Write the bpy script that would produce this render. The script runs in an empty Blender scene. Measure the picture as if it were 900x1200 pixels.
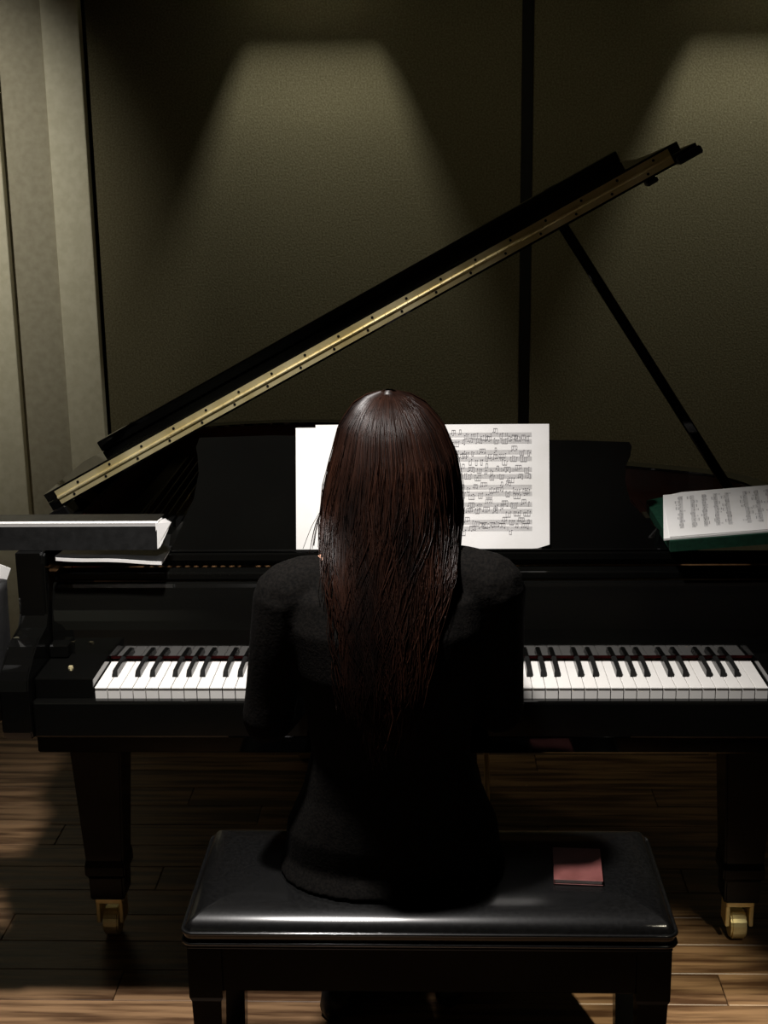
import bpy, bmesh, math, random
from mathutils import Vector, Matrix
random.seed(7)
SC = bpy.context.scene
COL = SC.collection
PI = math.pi
R = math.radians

# ------------------------------------------------------------------ camera, world, lights, exposure
cam_d = bpy.data.cameras.new('camera')
cam = bpy.data.objects.new('camera', cam_d); COL.objects.link(cam)
F_PX = 1594.72
pitch, yaw, roll = 0.24582, -0.036969, -0.01372
fw = Vector((math.sin(yaw)*math.cos(pitch), math.cos(yaw)*math.cos(pitch), -math.sin(pitch)))
rt = Vector((math.cos(yaw), -math.sin(yaw), 0)); up = rt.cross(fw)
rt2 = rt*math.cos(roll) + up*math.sin(roll); up2 = -rt*math.sin(roll) + up*math.cos(roll)
M = Matrix((rt2, up2, -fw)).transposed().to_4x4()
M.translation = Vector((0.00887, -2.31896, 1.63987))
cam.matrix_world = M
cam_d.sensor_fit = 'VERTICAL'; cam_d.sensor_height = 36.0; cam_d.lens = 36.0*F_PX/1200.0
cam_d.clip_start = 0.05; cam_d.clip_end = 60
SC.camera = cam

SC.view_settings.view_transform = 'Standard'
SC.view_settings.look = 'None'
SC.view_settings.gamma = 1.0
SC.view_settings.exposure = 0.0
SC.view_settings.use_curve_mapping = False

w = bpy.data.worlds.new('dim_room'); SC.world = w; w.use_nodes = True
w.node_tree.nodes['Background'].inputs[0].default_value = (1.0, 0.93, 0.75, 1)
w.node_tree.nodes['Background'].inputs[1].default_value = 0.003

def spot(name, loc, aim, watts, angle, blend, radius, color, square=False):
    d = bpy.data.lights.new(name, 'SPOT'); d.energy = watts; d.spot_size = R(angle); d.spot_blend = blend
    d.shadow_soft_size = radius; d.color = color; d.use_square = square
    o = bpy.data.objects.new(name, d); COL.objects.link(o); o.location = loc
    v = Vector(aim) - Vector(loc)
    if abs(v.x) < 1e-5 and abs(v.y) < 1e-5: o.rotation_euler = (0, 0, 0)
    else: o.rotation_euler = v.to_track_quat('-Z', 'Y').to_euler()
    return o
WALL_Y = 2.30
spot('ceiling_spot_light', (-0.37, -0.56, 2.57), (-0.25, -0.14, 0), 265, 74, 0.9, 0.055, (1.0, 0.955, 0.92))
spot('square_wall_light', (-0.37, WALL_Y-0.23, 2.57), (-0.37, WALL_Y-0.23, 0), 56, 80, 0.5, 0.010, (1.0, 0.96, 0.82))
spot('square_wall_light', (1.06, WALL_Y-0.23, 2.57), (1.06, WALL_Y-0.23, 0), 58, 80, 0.5, 0.010, (1.0, 0.96, 0.82))
spot('side_ceiling_light', (-1.75, 0.9, 2.5), (-1.75, 2.3, 1.55), 85, 62, 1.0, 0.05, (1.0, 0.93, 0.78))
spot('wall_fill_light', (0.35, 1.05, 2.57), (0.2, 2.3, 0.9), 9, 110, 1.0, 0.08, (1.0, 0.9, 0.6))  # added fill, evens out the fabric between the two wall pools
spot('reflection_fill_light', (-1.7, -2.6, 2.5), (-1.7, -3.4, 0.7), 30, 70, 1.0, 0.06, (0.95, 1.0, 0.95))  # added, brightens the unseen front wall so the left lacquer reflects grey
spot('rear_ceiling_light', (1.0, -1.72, 2.57), (0.47, 0.12, 0), 380, 11.5, 0.8, 0.03, (1.0, 0.92, 0.7))

# ------------------------------------------------------------------ materials
def mat(name, color, rough=0.5, metal=0.0, spec=0.5, **k):
    m = bpy.data.materials.new(name); m.use_nodes = True
    b = m.node_tree.nodes['Principled BSDF']
    b.inputs['Base Color'].default_value = (*color, 1)
    b.inputs['Roughness'].default_value = rough
    b.inputs['Metallic'].default_value = metal
    b.inputs['Specular IOR Level'].default_value = spec
    for kk, v in k.items(): b.inputs[kk.replace('_', ' ')].default_value = v
    return m
def noisy(m, c1, c2, scale=(10, 10, 10), detail=6, bump=0.0, rr=None, coord='Object', lo=0.35, hi=0.65, island=0.0, objrand=0.0):
    nt = m.node_tree; N = nt.nodes; L = nt.links; b = N['Principled BSDF']
    tc = N.new('ShaderNodeTexCoord'); mp = N.new('ShaderNodeMapping'); mp.inputs['Scale'].default_value = scale
    no = N.new('ShaderNodeTexNoise'); no.inputs['Scale'].default_value = 1.0; no.inputs['Detail'].default_value = detail
    L.new(tc.outputs[coord], mp.inputs['Vector'])
    src = mp.outputs[0]
    if objrand:
        oi = N.new('ShaderNodeObjectInfo'); va = N.new('ShaderNodeVectorMath'); va.operation = 'MULTIPLY_ADD'
        mu = N.new('ShaderNodeMath'); mu.operation = 'MULTIPLY'; mu.inputs[1].default_value = 37.0
        L.new(oi.outputs['Random'], mu.inputs[0]); va.operation = 'ADD'
        L.new(mp.outputs[0], va.inputs[0]); L.new(mu.outputs[0], va.inputs[1]); src = va.outputs[0]
    L.new(src, no.inputs['Vector'])
    cr = N.new('ShaderNodeValToRGB'); cr.color_ramp.elements[0].position = lo; cr.color_ramp.elements[1].position = hi
    cr.color_ramp.elements[0].color = (*c1, 1); cr.color_ramp.elements[1].color = (*c2, 1)
    L.new(no.outputs['Fac'], cr.inputs[0]); out = cr.outputs[0]
    if island or objrand:
        hs = N.new('ShaderNodeHueSaturation')
        mr = N.new('ShaderNodeMapRange'); s = island or objrand
        mr.inputs['To Min'].default_value = 1-s; mr.inputs['To Max'].default_value = 1+s
        if island:
            g = N.new('ShaderNodeNewGeometry'); L.new(g.outputs['Random Per Island'], mr.inputs[0])
        else: L.new(oi.outputs['Random'], mr.inputs[0])
        L.new(mr.outputs[0], hs.inputs['Value']); L.new(out, hs.inputs['Color']); out = hs.outputs[0]
    L.new(out, b.inputs['Base Color'])
    if bump:
        bu = N.new('ShaderNodeBump'); bu.inputs['Strength'].default_value = bump; bu.inputs['Distance'].default_value = 0.003
        L.new(no.outputs['Fac'], bu.inputs['Height']); L.new(bu.outputs[0], b.inputs['Normal'])
    if rr:
        m2 = N.new('ShaderNodeMapRange'); m2.inputs['To Min'].default_value = rr[0]; m2.inputs['To Max'].default_value = rr[1]
        L.new(no.outputs['Fac'], m2.inputs[0]); L.new(m2.outputs[0], b.inputs['Roughness'])
    return m
LACQ = noisy(mat('black_lacquer', (0.006, 0.006, 0.006), 0.07), (0.002, 0.002, 0.002), (0.0035, 0.0035, 0.003), (3, 3, 3), rr=(0.03, 0.08))
FALLB = noisy(mat('polished_fallboard', (0.003, 0.003, 0.003), 0.05, spec=0.95), (0.002, 0.002, 0.002), (0.0035, 0.0035, 0.003), (3, 3, 3), rr=(0.03, 0.07))
LEGLAC = noisy(mat('black_leg_lacquer', (0.003, 0.003, 0.003), 0.15, spec=0.12), (0.002, 0.002, 0.002), (0.0035, 0.0035, 0.003), (3, 3, 3))
SATIN = noisy(mat('black_satin_wood', (0.012, 0.012, 0.012), 0.3), (0.003, 0.003, 0.003), (0.006, 0.006, 0.006), (6, 6, 6))
MAHOG = noisy(mat('red_brown_wood', (0.12, 0.02, 0.012), 0.35), (0.03, 0.005, 0.003), (0.06, 0.010, 0.006), (4, 30, 30))
PLATE = noisy(mat('dark_bronze_plate', (0.10, 0.06, 0.025), 0.4, 0.7), (0.015, 0.008, 0.004), (0.03, 0.016, 0.007), (8, 8, 8))
SPRUCE = noisy(mat('soundboard_wood', (0.25, 0.13, 0.05), 0.5), (0.2, 0.1, 0.04), (0.3, 0.16, 0.07), (60, 3, 3))
STEEL = noisy(mat('steel_strings', (0.4, 0.38, 0.35), 0.35, 1.0), (0.10, 0.09, 0.08), (0.16, 0.15, 0.13), (5, 5, 5))
BRASS = noisy(mat('brass', (0.75, 0.58, 0.26), 0.28, 0.75), (0.80, 0.66, 0.30), (0.98, 0.86, 0.50), (14, 14, 14), rr=(0.36, 0.52))
KEYW = noisy(mat('ivory_white_plastic', (0.82, 0.80, 0.76), 0.3), (0.80, 0.78, 0.74), (0.86, 0.84, 0.80), (9, 9, 9))
KEYB = noisy(mat('black_key_plastic', (0.012, 0.012, 0.012), 0.25), (0.01, 0.01, 0.01), (0.015, 0.015, 0.014), (9, 9, 9))
FELT = noisy(mat('red_felt', (0.12, 0.01, 0.01), 0.95, spec=0.1), (0.03, 0.002, 0.002), (0.045, 0.004, 0.004), (90, 90, 90), bump=0.2)
PAPER = noisy(mat('white_paper', (0.80, 0.79, 0.77), 0.8, spec=0.2), (0.77, 0.76, 0.73), (0.84, 0.83, 0.81), (12, 12, 12), bump=0.08)
INK = noisy(mat('printing_ink', (0.05, 0.05, 0.05), 0.8, spec=0.1), (0.16, 0.155, 0.16), (0.24, 0.23, 0.24), (30, 30, 30))
GREEN = noisy(mat('green_cover_cloth', (0.004, 0.06, 0.03), 0.7, spec=0.2), (0.002, 0.022, 0.011), (0.004, 0.034, 0.018), (120, 120, 120), bump=0.2)
BINDER = noisy(mat('black_binder_cover', (0.02, 0.02, 0.02), 0.4), (0.004, 0.004, 0.004), (0.008, 0.008, 0.008), (60, 60, 60), bump=0.1)
LEATHER = noisy(mat('black_bench_leather', (0.02, 0.02, 0.02), 0.33, spec=0.12), (0.003, 0.003, 0.003), (0.006, 0.006, 0.006), (170, 170, 170), bump=0.06, rr=(0.34, 0.46))
LEATHER.node_tree.nodes['Principled BSDF'].inputs['Coat Weight'].default_value = 1.0
LEATHER.node_tree.nodes['Principled BSDF'].inputs['Coat Roughness'].default_value = 0.17
LEATHER.node_tree.nodes['Principled BSDF'].inputs['Coat IOR'].default_value = 1.8
FLOORW = noisy(mat('oak_floor', (0.3, 0.17, 0.09), 0.42), (0.075, 0.036, 0.016), (0.29, 0.17, 0.085), (3.2, 46, 46), detail=9, lo=0.40, hi=0.60, bump=0.25, objrand=0.22)
SUBFL = noisy(mat('floor_underlay', (0.04, 0.025, 0.015), 0.9), (0.03, 0.02, 0.01), (0.05, 0.03, 0.02), (5, 5, 5))
FABRIC = noisy(mat('olive_wall_fabric', (0.08, 0.072, 0.046), 0.95, spec=0.1), (0.10, 0.090, 0.052), (0.155, 0.142, 0.092), (170, 170, 170), detail=3, bump=0.3)
PAINT = noisy(mat('cream_paint', (0.62, 0.60, 0.47), 0.6), (0.58, 0.56, 0.43), (0.66, 0.64, 0.51), (40, 40, 40), bump=0.05)
PAINTD = noisy(mat('greyer_wall_paint', (0.34, 0.32, 0.24), 0.8), (0.31, 0.29, 0.22), (0.37, 0.35, 0.27), (40, 40, 40), bump=0.05)
DARKW = noisy(mat('dark_wall', (0.02, 0.02, 0.015), 0.9), (0.004, 0.004, 0.003), (0.007, 0.007, 0.006), (20, 20, 20))
CEIL = noisy(mat('ceiling_paint', (0.3, 0.29, 0.25), 0.9), (0.28, 0.27, 0.23), (0.32, 0.31, 0.27), (20, 20, 20))
SKIN = noisy(mat('skin', (0.62, 0.33, 0.22), 0.5), (0.56, 0.28, 0.18), (0.68, 0.38, 0.26), (25, 25, 25), Subsurface_Weight=0.0) if False else noisy(mat('skin', (0.62, 0.33, 0.22), 0.5), (0.56, 0.28, 0.18), (0.68, 0.38, 0.26), (25, 25, 25))
KNIT = noisy(mat('black_knit', (0.02, 0.018, 0.016), 0.9, spec=0.08), (0.002, 0.0018, 0.0016), (0.0065, 0.0055, 0.0046), (220, 220, 220), bump=0.3)
TROUS = noisy(mat('black_trousers', (0.01, 0.01, 0.011), 0.9, spec=0.2), (0.002, 0.002, 0.0022), (0.004, 0.004, 0.0045), (120, 120, 120), bump=0.2)
SHOE = noisy(mat('black_shoe_leather', (0.012, 0.012, 0.012), 0.35), (0.01, 0.01, 0.01), (0.016, 0.016, 0.016), (60, 60, 60))
HAIR = noisy(mat('dark_auburn_hair', (0.04, 0.012, 0.007), 0.40, spec=0.20), (0.004, 0.0016, 0.001), (0.019, 0.0066, 0.0034), (14, 14, 5), island=0.6)
EYEW = noisy(mat('eye_white', (0.8, 0.78, 0.75), 0.2), (0.78, 0.76, 0.72), (0.82, 0.8, 0.77), (30, 30, 30))
LIP = noisy(mat('lips', (0.45, 0.14, 0.12), 0.4), (0.42, 0.12, 0.1), (0.48, 0.16, 0.14), (30, 30, 30))
REDB = noisy(mat('dusty_red_cover', (0.30, 0.10, 0.09), 0.5), (0.13, 0.04, 0.035), (0.18, 0.06, 0.055), (30, 30, 30))
BAG = noisy(mat('black_bag_cloth', (0.012, 0.012, 0.012), 0.7), (0.003, 0.003, 0.003), (0.006, 0.006, 0.006), (90, 90, 90), bump=0.3)
TEAL = noisy(mat('teal_print', (0.03, 0.30, 0.28), 0.6), (0.025, 0.27, 0.25), (0.035, 0.33, 0.31), (30, 30, 30))
BEIGE = noisy(mat('beige_paper', (0.5, 0.43, 0.3), 0.8), (0.46, 0.4, 0.27), (0.54, 0.46, 0.33), (30, 30, 30))
RUBBER = noisy(mat('dark_rubber', (0.02, 0.015, 0.012), 0.6), (0.018, 0.013, 0.01), (0.024, 0.018, 0.015), (30, 30, 30))

# ------------------------------------------------------------------ helpers
def thing(name, label, cat, loc=(0, 0, 0), group=None):
    o = bpy.data.objects.new(name, None); COL.objects.link(o); o.location = loc; o.empty_display_size = 0.1
    o['label'] = label; o['category'] = cat
    if group: o['group'] = group
    return o
def root_loc(o):
    l = Vector((0, 0, 0))
    while o is not None: l += o.location; o = o.parent
    return l
def obj(name, bm, m, parent=None, smooth=False, recalc=True):
    """bm is in world coordinates; the mesh is stored relative to its parent thing"""
    if recalc: bmesh.ops.recalc_face_normals(bm, faces=bm.faces[:])
    off = root_loc(parent)
    if off.length > 0: bmesh.ops.translate(bm, verts=bm.verts[:], vec=-off)
    me = bpy.data.meshes.new(name); bm.to_mesh(me); bm.free()
    me.materials.append(m)
    if smooth:
        me.polygons.foreach_set('use_smooth', [True]*len(me.polygons))
    o = bpy.data.objects.new(name, me); COL.objects.link(o)
    if parent is not None: o.parent = parent
    if smooth == 'auto':
        pass
    return o
def struct(name, bm, m, parent=None, **k):
    o = obj(name, bm, m, parent, **k)
    if parent is None: o['kind'] = 'structure'
    return o
def NB(): return bmesh.new()
def box(bm, x0, x1, y0, y1, z0, z1, bev=0.0, seg=1, tf=None):
    vs = [bm.verts.new((x, y, z)) for x in (x0, x1) for y in (y0, y1) for z in (z0, z1)]
    fs = [bm.faces.new([vs[i] for i in q]) for q in ((0, 1, 3, 2), (4, 6, 7, 5), (0, 4, 5, 1), (2, 3, 7, 6), (0, 2, 6, 4), (1, 5, 7, 3))]
    if bev > 0:
        es = list({e for f in fs for e in f.edges})
        r = bmesh.ops.bevel(bm, geom=es, offset=bev, segments=seg, affect='EDGES', profile=0.5)
        vs = list({v for f in r['faces'] for v in f.verts} | {v for v in vs if v.is_valid})
    if tf:
        for v in vs: v.co = tf(v.co)
    return vs
def prism(bm, pts, axis, a, b, tf=None):
    """closed polygon pts in the two other axes, extruded along axis from a to b"""
    def P(u, v, t):
        c = {'x': (t, u, v), 'y': (u, t, v), 'z': (u, v, t)}[axis]
        return tf(Vector(c)) if tf else Vector(c)
    A = [bm.verts.new(P(u, v, a)) for u, v in pts]; B = [bm.verts.new(P(u, v, b)) for u, v in pts]
    n = len(pts)
    bm.faces.new(A); bm.faces.new(B[::-1])
    for i in range(n): bm.faces.new((A[i], B[i], B[(i+1) % n], A[(i+1) % n]))
    return A+B
def frame_at(d):
    d = d.normalized(); a = Vector((0, 0, 1)) if abs(d.z) < 0.9 else Vector((0, 1, 0))
    u = d.cross(a).normalized(); v = d.cross(u).normalized(); return u, v
def tube(bm, pts, rads, n=8, cap=True):
    pts = [Vector(p) for p in pts]; rings = []
    if not isinstance(rads, (list, tuple)): rads = [rads]*len(pts)
    u = None
    for i, p in enumerate(pts):
        d = (pts[min(i+1, len(pts)-1)] - pts[max(i-1, 0)])
        if d.length < 1e-9: d = Vector((0, 0, 1))
        d.normalize()
        if u is None: u, v = frame_at(d)
        else:
            u = (u - d*u.dot(d))
            if u.length < 1e-6: u, v = frame_at(d)
            u.normalize(); v = d.cross(u)
        rings.append([bm.verts.new(p + (u*math.cos(2*PI*k/n) + v*math.sin(2*PI*k/n))*rads[i]) for k in range(n)])
    for a, b in zip(rings, rings[1:]):
        for k in range(n): bm.faces.new((a[k], a[(k+1) % n], b[(k+1) % n], b[k]))
    if cap: bm.faces.new(rings[0][::-1]); bm.faces.new(rings[-1])
def loft(bm, rings):
    """rings: list of lists of points, closed"""
    R_ = [[bm.verts.new(p) for p in r] for r in rings]; n = len(R_[0])
    for a, b in zip(R_, R_[1:]):
        for k in range(n): bm.faces.new((a[k], a[(k+1) % n], b[(k+1) % n], b[k]))
    bm.faces.new(R_[0][::-1]); bm.faces.new(R_[-1])
def ell(c, rx, ry, n=20, p=2.0, rz=0):
    out = []
    for k in range(n):
        t = 2*PI*k/n; ct, st = math.cos(t), math.sin(t)
        x = rx*math.copysign(abs(ct)**(2/p), ct); y = ry*math.copysign(abs(st)**(2/p), st)
        out.append(Vector((c[0]+x*math.cos(rz)-y*math.sin(rz), c[1]+x*math.sin(rz)+y*math.cos(rz), c[2])))
    return out
def ball(bm, c, r, s=(1, 1, 1), sub=2, rot=None):
    m = Matrix.Translation(c) @ (rot.to_4x4() if rot else Matrix()) @ Matrix.Diagonal((r*s[0], r*s[1], r*s[2], 1))
    bmesh.ops.create_icosphere(bm, subdivisions=sub, radius=1.0, matrix=m)
def cr(pts, n):
    """Catmull-Rom"""
    P = [Vector(p) for p in pts]; P = [2*P[0]-P[1]]+P+[2*P[-1]-P[-2]]; out = []
    for i in range(1, len(P)-2):
        for k in range(n):
            t = k/n; a, b, c, d = P[i-1], P[i], P[i+1], P[i+2]
            out.append(0.5*((2*b)+(c-a)*t+(2*a-5*b+4*c-d)*t*t+(3*b-a-3*c+d)*t**3))
    out.append(P[-2]); return out
def lerp_tab(tab, x):
    if x <= tab[0][0]: return tab[0][1]
    for (a, va), (b, vb) in zip(tab, tab[1:]):
        if x <= b: return va+(vb-va)*(x-a)/(b-a)
    return tab[-1][1]
def remesh(o, voxel, smooth_it=3):
    md = o.modifiers.new('r', 'REMESH'); md.mode = 'VOXEL'; md.voxel_size = voxel
    if smooth_it:
        s = o.modifiers.new('s', 'SMOOTH'); s.factor = 0.5; s.iterations = smooth_it
    dg = bpy.context.evaluated_depsgraph_get()
    me = bpy.data.meshes.new_from_object(o.evaluated_get(dg))
    o.modifiers.clear(); old = o.data; m = old.materials[0]; o.data = me
    if not me.materials: me.materials.append(m)
    me.polygons.foreach_set('use_smooth', [True]*len(me.polygons))
    bpy.data.meshes.remove(old)
    return o

# ------------------------------------------------------------------ the room
RX0, RX1, RY0 = -2.6, 2.4, -3.4
bm = NB(); box(bm, RX0, RX1, RY0, WALL_Y+0.05, -0.08, -0.012); floor = struct('floor', bm, SUBFL)
plank_me = {}
def plank_mesh(L):
    if L not in plank_me:
        b = NB(); box(b, 0, L-0.0015, 0, 0.1085, -0.012, 0.0, 0.0012)
        me = bpy.data.meshes.new('floor_plank'); bmesh.ops.recalc_face_normals(b, faces=b.faces[:]); b.to_mesh(b_me := me); b.free()
        me.materials.append(FLOORW); plank_me[L] = me
    return plank_me[L]
row = 0; y = RY0
npl = 0
while y < WALL_Y - 0.001:
    x = RX0
    first = [0.7, 1.1, 0.4, 0.9][row % 4]
    lens = [first] + [1.25]*6
    for L in lens:
        if x >= RX1: break
        L2 = round(min(L, RX1-x), 3)
        o = bpy.data.objects.new('plank', plank_mesh(L2)); COL.objects.link(o); o.parent = floor; o.location = (x, y, 0); npl += 1
        x += L2
    y += 0.11; row += 1
bm = NB(); box(bm, RX0-0.1, RX1+0.1, WALL_Y+0.03, WALL_Y+0.13, -0.08, 2.6); wall_back = struct('wall_back', bm, DARKW)
# fabric panels on the wall (left one begins at the black edge, then a black reveal, then the right one)
for x0, x1 in ((-1.108, 0.303), (0.341, 1.757), (1.795, 2.39)):
    bm = NB(); box(bm, x0, x1, WALL_Y, WALL_Y+0.04, 0.10, 2.6, 0.004, 2); obj('fabric_panel', bm, FABRIC, wall_back)
# left: cream painted frame pieces and the recessed wall between them
bm = NB(); box(bm, RX0, -1.125, WALL_Y+0.0, WALL_Y+0.04, 0.10, 2.6); obj('painted_wall_strip', bm, PAINTD, wall_back)
bm = NB(); box(bm, -1.243, -1.120, WALL_Y-0.035, WALL_Y+0.01, 0.0, 2.6, 0.004, 2); struct('trim_1', bm, PAINT)
bm = NB(); box(bm, -1.58, -1.406, WALL_Y-0.035, WALL_Y+0.01, 0.0, 2.6, 0.004, 2); struct('trim_2', bm, PAINT)
bm = NB(); prism(bm, [(WALL_Y-0.015, 0), (WALL_Y+0.03, 0), (WALL_Y+0.03, 0.1), (WALL_Y-0.004, 0.1), (WALL_Y-0.015, 0.085)], 'x', -1.118, RX1); struct('baseboard_back', bm, DARKW)
bm = NB(); box(bm, RX0-0.1, RX0, RY0, WALL_Y+0.03, -0.08, 2.6); struct('wall_left', bm, PAINTD)
bm = NB(); box(bm, RX1, RX1+0.1, RY0, WALL_Y+0.03, -0.08, 2.6); struct('wall_right', bm, PAINTD)
bm = NB(); box(bm, RX0-0.1, RX1+0.1, RY0-0.1, RY0, -0.08, 2.6); struct('wall_front', bm, PAINTD)
bm = NB(); box(bm, RX0-0.1, RX1+0.1, RY0-0.1, WALL_Y+0.13, 2.6, 2.7); struct('ceiling', bm, CEIL)
for n_, xc in ((3, -0.37), (4, 1.06)):     # unseen square housings below the ceiling, shaped to crop the wall beams
    bm = NB(); yc = WALL_Y-0.23; hw_ = 0.0485; zl = 2.45
    for a in ((xc-hw_-0.01, xc-hw_, yc-hw_-0.01, yc+hw_+0.01), (xc+hw_, xc+hw_+0.01, yc-hw_-0.01, yc+hw_+0.01), (xc-hw_, xc+hw_, yc-0.03, yc-0.02), (xc-hw_, xc+hw_, yc+0.0455, yc+0.0555)): box(bm, *a, zl, 2.5995)
    struct('trim_%d' % n_, bm, PAINTD)

# ------------------------------------------------------------------ the grand piano
piano = thing('grand_piano', 'black lacquered grand piano with raised lid and brass hinge', 'piano', (0, 0.5, 0))
XL, XR = -0.777, 0.777
outline = [(XR, 0.12), (XR, 0.50)] + [(p.x, p.y) for p in cr([(XR, 0.5, 0), (0.765, 0.66, 0), (0.69, 0.80, 0), (0.52, 0.90, 0), (0.33, 0.99, 0), (0.17, 1.12, 0), (0.06, 1.29, 0), (-0.06, 1.43, 0), (-0.24, 1.51, 0), (-0.45, 1.52, 0), (-0.65, 1.46, 0), (-0.75, 1.34, 0), (XL, 1.18, 0)], 5)][1:] + [(XL, 0.12)]
def offset_poly(pts, d):
    out = []
    for i, p in enumerate(pts):
        a = Vector(pts[max(i-1, 0)]); b = Vector(pts[min(i+1, len(pts)-1)]); t = (b-a).normalized()
        out.append((p[0]-t.y*d, p[1]+t.x*d))
    return out
inner = offset_poly(outline, 0.05)
def strip(bm, A, B, z0, z1):
    n = len(A)
    v = [[bm.verts.new((*q, z)) for q in L] for z in (z0, z1) for L in (A, B)]
    a0, b0, a1, b1 = v
    for i in range(n-1):
        bm.faces.new((a0[i], a0[i+1], a1[i+1], a1[i])); bm.faces.new((b0[i+1], b0[i], b1[i], b1[i+1]))
        bm.faces.new((a1[i], a1[i+1], b1[i+1], b1[i])); bm.faces.new((a0[i+1], a0[i], b0[i], b0[i+1]))
    for i in (0, n-1): bm.faces.new((a0[i], a1[i], b1[i], b0[i]))
mid = offset_poly(outline, 0.047)
bm = NB(); strip(bm, outline, mid, 0.62, 0.95); rim = obj('rim', bm, LACQ, piano)
bm = NB(); ii_ = [k_ for k_, q_ in enumerate(outline) if q_[1] > 0.2]; a_, b_ = offset_poly(outline, 0.0475)[ii_[0]:ii_[-1]+1], inner[ii_[0]:ii_[-1]+1]; a_ = a_ + [(a_[-1][0], 0.34)]; b_ = b_ + [(b_[-1][0], 0.34)]; strip(bm, a_, b_, 0.78, 0.944); obj('inner_rim', bm, MAHOG, piano)
# arms at the keyboard ends with their scroll
armp = [(0.14, 0.95), (0.125, 0.945), (0.12, 0.93), (0.122, 0.83), (0.105, 0.808), (0.08, 0.803), (0.055, 0.805), (0.03, 0.797), (0.012, 0.782), (-0.004, 0.774), (-0.022, 0.768), (-0.034, 0.755), (-0.038, 0.735), (-0.036, 0.655), (-0.028, 0.640), (0.0, 0.634), (0.14, 0.62)]
for s in (-1, 1):
    bm = NB(); a, b = (XL, XL+0.054) if s < 0 else (XR-0.054, XR)
    vs = prism(bm, armp, 'x', a, b)
    bmesh.ops.bevel(bm, geom=[e for e in bm.edges if len({round(v.co.x, 4) for v in e.verts}) == 1], offset=0.003, segments=2, affect='EDGES')
    obj('arm', bm, LACQ, piano)
bm = NB(); box(bm, -0.722, 0.722, -0.012, 0.60, 0.605, 0.665, 0.003); obj('keybed', bm, LACQ, piano)
bm = NB(); box(bm, -0.722, 0.722, -0.026, -0.005, 0.640, 0.7115, 0.005, 3); obj('key_slip', bm, LACQ, piano)
for s in (-1, 1):
    bm = NB(); x0, x1 = sorted((s*0.613, s*0.721)); box(bm, x0, x1, -0.003, 0.150, 0.667, 0.748, 0.003, 2)
    cb = obj('cheek_block', bm, LACQ, piano)
    bm = NB(); bmesh.ops.create_cone(bm, cap_ends=True, segments=14, radius1=0.005, radius2=0.004, depth=0.004, matrix=Matrix.Translation((s*0.667, 0.05, 0.750))); obj('screw', bm, BRASS, cb)
    bm = NB(); x0, x1 = sorted((s*0.685, s*0.721)); box(bm, x0, x1, 0.10, 0.150, 0.7485, 0.775, 0.003); obj('fallboard_pivot_block', bm, LACQ, piano)
# fallboard, a touch raked, with rounded lip
bm = NB(); prism(bm, [(0.128, 0.7435), (0.150, 0.7435), (0.172, 0.876), (0.166, 0.880), (0.158, 0.878), (0.153, 0.872), (0.145, 0.852), (0.138, 0.832), (0.133, 0.812), (0.1305, 0.795), (0.1295, 0.775)], 'x', -0.720, 0.720)
obj('fallboard', bm, FALLB, piano)
bm = NB(); box(bm, -0.611, 0.611, 0.1310, 0.1350, 0.7365, 0.7433); obj('name_board_felt', bm, FELT, piano)
bm = NB(); box(bm, -0.720, 0.720, 0.168, 0.21, 0.8815, 0.897, 0.003, 2); obj('stretcher_rail', bm, LACQ, piano)
bm = NB(); box(bm, -0.715, 0.715, 0.215, 0.225, 0.8975, 0.9095); obj('desk_slide', bm, SATIN, piano)
# ---- keys
pitchw = 1.222/52
wb = NB(); box(wb, 0, pitchw-0.0010, -0.002, 0.150, 0.7265, 0.730, 0.0008); box(wb, 0.0004, pitchw-0.0014, -0.0008, 0.150, 0.690, 0.7265)
bmesh.ops.recalc_face_normals(wb, faces=wb.faces[:]); bmesh.ops.translate(wb, verts=wb.verts[:], vec=(0, 0, 0))
me_w = bpy.data.meshes.new('white_key'); wb.to_mesh(me_w); wb.free(); me_w.materials.append(KEYW)
bb = NB()
A = [(-0.0055, 0.050, 0.7302), (0.0055, 0.050, 0.7302), (0.0055, 0.150, 0.7302), (-0.0055, 0.150, 0.7302)]
T = [(-0.0042, 0.057, 0.7425), (0.0042, 0.057, 0.7425), (0.0045, 0.150, 0.7425), (-0.0045, 0.150, 0.7425)]
va = [bb.verts.new(p) for p in A]; vt = [bb.verts.new(p) for p in T]
bb.faces.new(va[::-1]); top = bb.faces.new(vt)
for i in range(4): bb.faces.new((va[i], va[(i+1) % 4], vt[(i+1) % 4], vt[i]))
bmesh.ops.bevel(bb, geom=list(top.edges), offset=0.0015, segments=2, affect='EDGES')
bmesh.ops.recalc_face_normals(bb, faces=bb.faces[:])
me_b = bpy.data.meshes.new('black_key'); bb.to_mesh(me_b); bb.free(); me_b.materials.append(KEYB)
for i in range(52):
    o = bpy.data.objects.new('white_key', me_w); COL.objects.link(o); o.parent = piano
    o.location = (-0.611+i*pitchw, -0.5, random.uniform(-0.0004, 0.0))
    note = 'ABCDEFG'[i % 7]
    if note in 'ACDFG' and i < 51:
        off = {'A': 0.0018, 'C': -0.0020, 'D': 0.0020, 'F': -0.0022, 'G': 0.0}[note]
        o = bpy.data.objects.new('black_key', me_b); COL.objects.link(o); o.parent = piano
        o.location = (-0.611+(i+1)*pitchw+off, -0.5, 0)
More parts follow.
